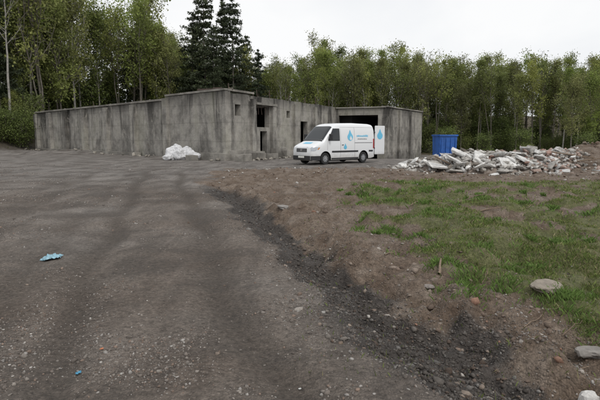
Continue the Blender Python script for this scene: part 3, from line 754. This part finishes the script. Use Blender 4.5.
box_obj('door_hinge',(.08,.05,.1),(-.03,0,.9),blackp,dh);box_obj('door_hinge',(.08,.05,.1),(-.03,0,1.9),blackp,dh)
box_obj('underbody',(4.0,1.3,.16),(2.6,0,.27),blackp,van,(0,0,0),.02)

# ---------------------------------------------------------------- trees
bark=simple('bark',(.13,.115,.095),.9,nz=.5,scale=6)
birchb=simple('birch_bark',(.28,.265,.24),.85,nz=.5,scale=3)
def leafmat(name,cols,transl=.35):
    m,nt,b=new_mat(name)
    a=nt.nodes.new('ShaderNodeAttribute');a.attribute_name='col'
    oi=nt.nodes.new('ShaderNodeObjectInfo')
    c=ramp(nt,oi.outputs['Random'],[(i/(len(cols)-1),c_) for i,c_ in enumerate(cols)])
    c=mix(nt,1.0,c,a.outputs['Color'],'MULTIPLY')
    nt.links.new(c,b.inputs['Base Color']);b.inputs['Roughness'].default_value=.65;b.inputs['Specular IOR Level'].default_value=.25
    t=nt.nodes.new('ShaderNodeBsdfTranslucent');nt.links.new(c,t.inputs[0])
    mx=nt.nodes.new('ShaderNodeMixShader');mx.inputs[0].default_value=transl
    nt.links.new(b.outputs[0],mx.inputs[1]);nt.links.new(t.outputs[0],mx.inputs[2]);nt.links.new(mx.outputs[0],nt.nodes['Material Output'].inputs[0])
    return m
leafA=leafmat('spring_leaves',[(.24,.29,.085),(.31,.33,.10),(.18,.22,.075),(.27,.27,.115),(.24,.31,.075),(.18,.19,.08),(.34,.36,.12)],.5)
leafD=leafmat('dark_needles',[(.036,.05,.025),(.05,.062,.03),(.03,.042,.022)],.1)
leafB=leafmat('shrub_leaves',[(.14,.18,.05),(.11,.14,.045),(.19,.22,.07)])
def leaves(centers,sx,sy,rng):
    n=len(centers)
    u=rng.normal(0,1,(n,3));u/=np.linalg.norm(u,axis=1)[:,None]
    w=rng.normal(0,1,(n,3));w-=u*(u*w).sum(1)[:,None];w/=np.linalg.norm(w,axis=1)[:,None]
    a=sx[:,None]*u;b=sy[:,None]*w
    V=np.stack([centers-a,centers-b*.9,centers+a,centers+b],1).reshape(-1,3)
    return V,np.arange(n*4).reshape(n,4)
def build_tree(name,parts,cent,sx,sy,rng,barkm,leafm,tone):
    tv,tf=merge(parts);lv,lf=leaves(cent,sx,sy,rng)
    V=np.concatenate([tv,lv]);F=np.concatenate([tf,lf+len(tv)])
    mi=np.concatenate([np.zeros(len(tf)),np.ones(len(lf))])
    col=np.concatenate([np.ones((len(tv),3)),np.repeat(tone,4,0)])
    return np_mesh(name,V,F,[barkm,leafm],mi,col)
def decid(name,seed,H=16,cs=.35,R=2.6,nb=34,per=150,barkm=bark,leafm=leafA,r0=.13,lsz=.115,up=(.6,1.2),fork=0):
    rng=np.random.default_rng(seed);parts=[];cent=[];tone=[]
    n=10
    stems=[]
    for f_ in range(1+fork):
        drift=rng.normal(0,.16,(n,2)).cumsum(0);tr=[]
        lx,ly=rng.normal(0,.9 if fork else .25,2)
        hh=H*(1 if f_==0 else rng.uniform(.75,.95))
        for i in range(n):
            t=i/(n-1);tr.append((drift[i,0]*t+lx*t,drift[i,1]*t+ly*t,hh*.97*t))
        tr=np.array(tr);stems.append(tr);parts.append(tube(tr,[r0*(1-.88*i/(n-1))*(1 if f_==0 else .7) for i in range(n)],6))
    for b in range(nb):
        tr=stems[b%len(stems)]
        t=cs+(1-cs)*rng.uniform(0,1)**.85*.98
        base=np.array([np.interp(t,np.linspace(0,1,n),tr[:,k]) for k in range(3)])
        pr=math.sin(math.pi*min(1,(t-cs)/(1-cs)*.78+.2))**.8
        L=R*pr*rng.uniform(.5,1.4)+.35
        az=rng.uniform(0,6.28);el=rng.uniform(*up)
        pts=[base];p=base.copy()
        for k in range(4):
            el2=el+.08*k;az+=rng.normal(0,.3)
            p=p+L/4*np.array([math.cos(az)*math.cos(el2),math.sin(az)*math.cos(el2),math.sin(el2)]);pts.append(p.copy())
        rb=r0*(1-t)*.40+.016
        parts.append(tube(pts,[rb,rb*.8,rb*.6,rb*.4,rb*.2],4))
        tn=rng.uniform(.55,1.35);dens=rng.uniform(.3,1.6)
        ncl=rng.integers(4,8)
        for c in range(ncl):
            q=rng.uniform(.25,1.12);i0=min(3,int(q*4));fr=q*4-i0
            cp=pts[i0]+(pts[i0+1]-pts[i0])*fr+rng.normal(0,.30,3)*(L/2.0)
            parts.append(tube([pts[i0],(pts[i0]+cp)/2+rng.normal(0,.06,3),cp],[rb*.35+.006,rb*.25+.005,.004],3))
            m=max(3,int(per*dens/ncl*rng.uniform(.4,1.6)));sg=rng.uniform(.2,.5)
            cent.append(cp+rng.normal(0,1,(m,3))*np.array([sg,sg,sg*.9]));tone.append(np.full(m,tn*rng.uniform(.8,1.2)))
    cent=np.concatenate(cent);tone=np.concatenate(tone)[:,None]*rng.uniform(.7,1.3,(len(cent),1))*np.array([[1,1,1]])
    m=len(cent);s=rng.uniform(.6,1.3,m)*lsz
    return build_tree(name,parts,cent,s,s*.65,rng,barkm,leafm,tone)
def pine(name,seed,H=22,cs=.25,R=3.2,per=70,rounds=24,r0=.22,lsz=.20,irr=.25):
    rng=np.random.default_rng(seed);parts=[];cent=[];tone=[]
    n=9;tr=np.array([(rng.normal(0,.05),rng.normal(0,.05),H*i/(n-1)) for i in range(n)])
    parts.append(tube(tr,[r0*(1-.93*i/(n-1)) for i in range(n)],7))
    for wv in range(rounds):
        t=cs+(1-cs)*(wv+rng.uniform(-.4,.4))/rounds;t=min(max(t,.02),.985)
        base=np.array([np.interp(t,np.linspace(0,1,n),tr[:,k]) for k in range(3)])
        for b in range(rng.integers(3,7)):
            L=(R*((1-t)/(1-cs))**.6+.3)*rng.uniform(.75-irr,1.0+irr)
            az=rng.uniform(0,6.28);d_=np.array([math.cos(az),math.sin(az),0])
            rise=rng.uniform(-.05,.35)
            pts=[base+d_*L*q+np.array([0,0,L*(rise*q-.30*q*q+.15*q**4)]) for q in (0,.3,.6,.85,1)]
            rb=.02+.02*L/R
            parts.append(tube(pts,[rb,rb*.8,rb*.6,rb*.4,.006],4))
            m=int(per*L/R*rng.uniform(.5,1.3)+14);q=rng.uniform(.12,1.03,m)
            px=np.stack([np.interp(q,[0,.3,.6,.85,1],[p[k] for p in pts]) for k in range(3)],1)
            side_=np.array([-d_[1],d_[0],0]);px+=side_*(rng.normal(0,1,(m,1))*.28*L*(1.1-q)[:,None]*.8)
            px[:,2]-=np.abs(rng.normal(0,.18,m))-.05;px+=rng.normal(0,.09,(m,3))
            cent.append(px);tone.append(np.full(m,rng.uniform(.7,1.4)))
    cent=np.concatenate(cent);tone=np.concatenate(tone)[:,None]*rng.uniform(.7,1.3,(len(cent),1))*np.array([[1,1,1]])
    m=len(cent);s=rng.uniform(.6,1.4,m)*lsz
    return build_tree(name,parts,cent,s,s*.38,rng,bark,leafD,tone)
D=[decid('broadleaf_a',1,16,.34,2.5,34,150),decid('broadleaf_b',2,15,.40,2.1,30,120,birchb),decid('broadleaf_c',3,16.4,.38,2.7,36,140,fork=1),
   decid('broadleaf_d',4,14.8,.30,2.3,32,140,birchb),decid('broadleaf_e',5,16,.45,2.5,30,90,fork=1),decid('broadleaf_f',6,14.2,.22,3.0,36,190,up=(.4,1.1)),
   decid('broadleaf_g',7,15.8,.42,1.9,28,35,birchb),decid('broadleaf_h',8,15.5,.36,2.6,34,75,fork=2)]
PN=[pine('pine_a',11,22,.22,3.0,per=95,rounds=26),pine('pine_b',12,20,.32,3.0,per=95,rounds=21,irr=.42),pine('spruce_c',13,13,.06,2.3,per=90,rounds=24,r0=.15)]
SH=[decid('shrub_a',21,3.4,.08,1.5,24,130,leafm=leafB,r0=.05,lsz=.08),decid('shrub_b',22,2.6,.05,1.4,22,130,leafm=leafB,r0=.04,lsz=.08)]
wood_=empty('woodland_trees',(0,80,0))
def inst(me,x,y,s,parent=wood_,name='tree',sz=None):
    o=add_obj(name,me,parent,(x-(parent.location.x if parent else 0),y-(parent.location.y if parent else 0),tz(x,y)-.15),(random.gauss(0,.03),random.gauss(0,.03),random.uniform(0,6.28)),(s,s,(sz or s)))
    return o
def front(x):
    if x<-34: return 62+ (x+34)*.25
    if x<-18: return 82
    if x<9: return 84
    return 84-(x-9)*.55 if x<38 else 68
cnt=0
for row in range(6):
    x=-90+random.uniform(0,2)
    while x<80:
        y=front(x)+row*4.2+random.uniform(-1.8,1.8)
        if x<-34 and y<52: y=52+random.uniform(0,3)+row*4
        left=1-float(sstep(-30,-15,np.array(x*1.0*80/max(y,1))))
        k=random.uniform(.80,1.06)*(1.0+.75*left)
        if x>0: k*=1.0*(y/80)**.9
        elif left<.5: k*=.98
        m=random.choice(D)
        if left>.5 and random.random()<.10: m=PN[random.choice([0,1])];k*=.72
        inst(m,x,y,k*(1.0 if left<.5 else .92),sz=k*random.uniform(.95,1.05));cnt+=1
        x+=random.uniform(1.6,3.3) if row<4 else random.uniform(2.4,4.2)
for _ in range(110):
    x=random.uniform(-90,80);y=front(x)+random.uniform(20,36)
    if x<-22: inst(random.choice(D+[PN[2]]),x,y,random.uniform(1.1,1.4))
    else: inst(PN[2] if random.random()<.5 else D[5],x,y,random.uniform(.6,.82))
und=empty('woodland_undergrowth',(0,80,0))
for _ in range(300):
    x=random.uniform(-80,75);y=front(x)-1+abs(random.gauss(0,8))
    inst(random.choice(SH),x,y,random.uniform(.6,1.5),und,'shrub')
for _ in range(80):
    x=random.uniform(-75,-8);y=front(x)+random.uniform(3,26)
    if x<-34: y+=10
    inst(random.choice(SH),x,y,random.uniform(1.6,2.6),und,'shrub')
for _ in range(22):
    x=random.uniform(-62,-26);y=random.uniform(84,104)
    inst(PN[2],x,y,random.uniform(.7,1.1),wood_,'tree')
for x,y,s in ((-15.6,80,1.16),(-12.6,82,1.12),(-10.8,79,1.08),(-8.8,84,.96),(-18.6,82,1.14),(-6.9,81,.74),(-13.8,77,.96)):
    inst(PN[random.choice([0,1])],x,y,s,None,'pine_tree',sz=s)
for x,y,s in ((34,60,.72),(37.5,62,.8),(39.5,57,.62)):
    inst(D[5],x,y,s,None,'willow_tree')
for x,y,s in ((16.5,58,.8),(19,62,1.0),(23,60,.8),(27,58,.9),(31,52,.8),(36,50,.9),(22,46,.45),(30,45,.5)):
    inst(random.choice(SH),x,y,s,None,'shrub')
for _ in range(60):
    x=random.uniform(-46,-33.4);y=random.uniform(49.5,60)
    inst(random.choice(SH),x,y,random.uniform(.4,1.2),None,'shrub')
for x,y,s in ((-36,61,.42),(-39,57,.5),(-42,55,.55),(-37.5,64,.7)):
    inst(D[5],x,y,s,None,'hawthorn_tree')

# ---------------------------------------------------------------- light
el,az=math.radians(52),math.radians(150)
w=bpy.data.worlds.new('World');scene.world=w;w.use_nodes=True
nt=w.node_tree;bg=nt.nodes['Background']
sky=nt.nodes.new('ShaderNodeTexSky');sky.sky_type='NISHITA';sky.sun_disc=False;sky.sun_elevation=el;sky.sun_rotation=az;sky.air_density=1;sky.dust_density=3
tc=nt.nodes.new('ShaderNodeTexCoord');mp=nt.nodes.new('ShaderNodeMapping');mp.inputs['Scale'].default_value=(1,1,2.6);nt.links.new(tc.outputs['Generated'],mp.inputs[0])
cn=noise(nt,1.7,5,.5,mp.outputs[0],.3)
cloud=ramp(nt,cn,[(.3,(.74,.77,.81)),(.5,(.90,.915,.935)),(.66,(1,1,1))])
cl=mix(nt,1.0,cloud,(10.3,10.3,10.3),'MULTIPLY')
fin=mix(nt,.93,sky.outputs[0],cl)
nt.links.new(fin,bg.inputs[0]);bg.inputs[1].default_value=.1
sl=bpy.data.lights.new('sun','SUN');sl.energy=1.4;sl.angle=math.radians(16);sl.color=(1,.97,.92)
so=bpy.data.objects.new('sun',sl);scene.collection.objects.link(so)
sd=Vector((math.sin(az)*math.cos(el),math.cos(az)*math.cos(el),math.sin(el)))
so.rotation_euler=(-sd).to_track_quat('-Z','Y').to_euler();so.location=(0,0,30)

cam=bpy.data.cameras.new('camera');co=bpy.data.objects.new('camera',cam);scene.collection.objects.link(co)
cam.sensor_width=36;cam.lens=476/600*36;cam.clip_end=1500;cam.clip_start=.05
co.location=(0,0,1.6);co.rotation_euler=(math.radians(90-7.54),0,0)
scene.camera=co
print('trees',cnt)
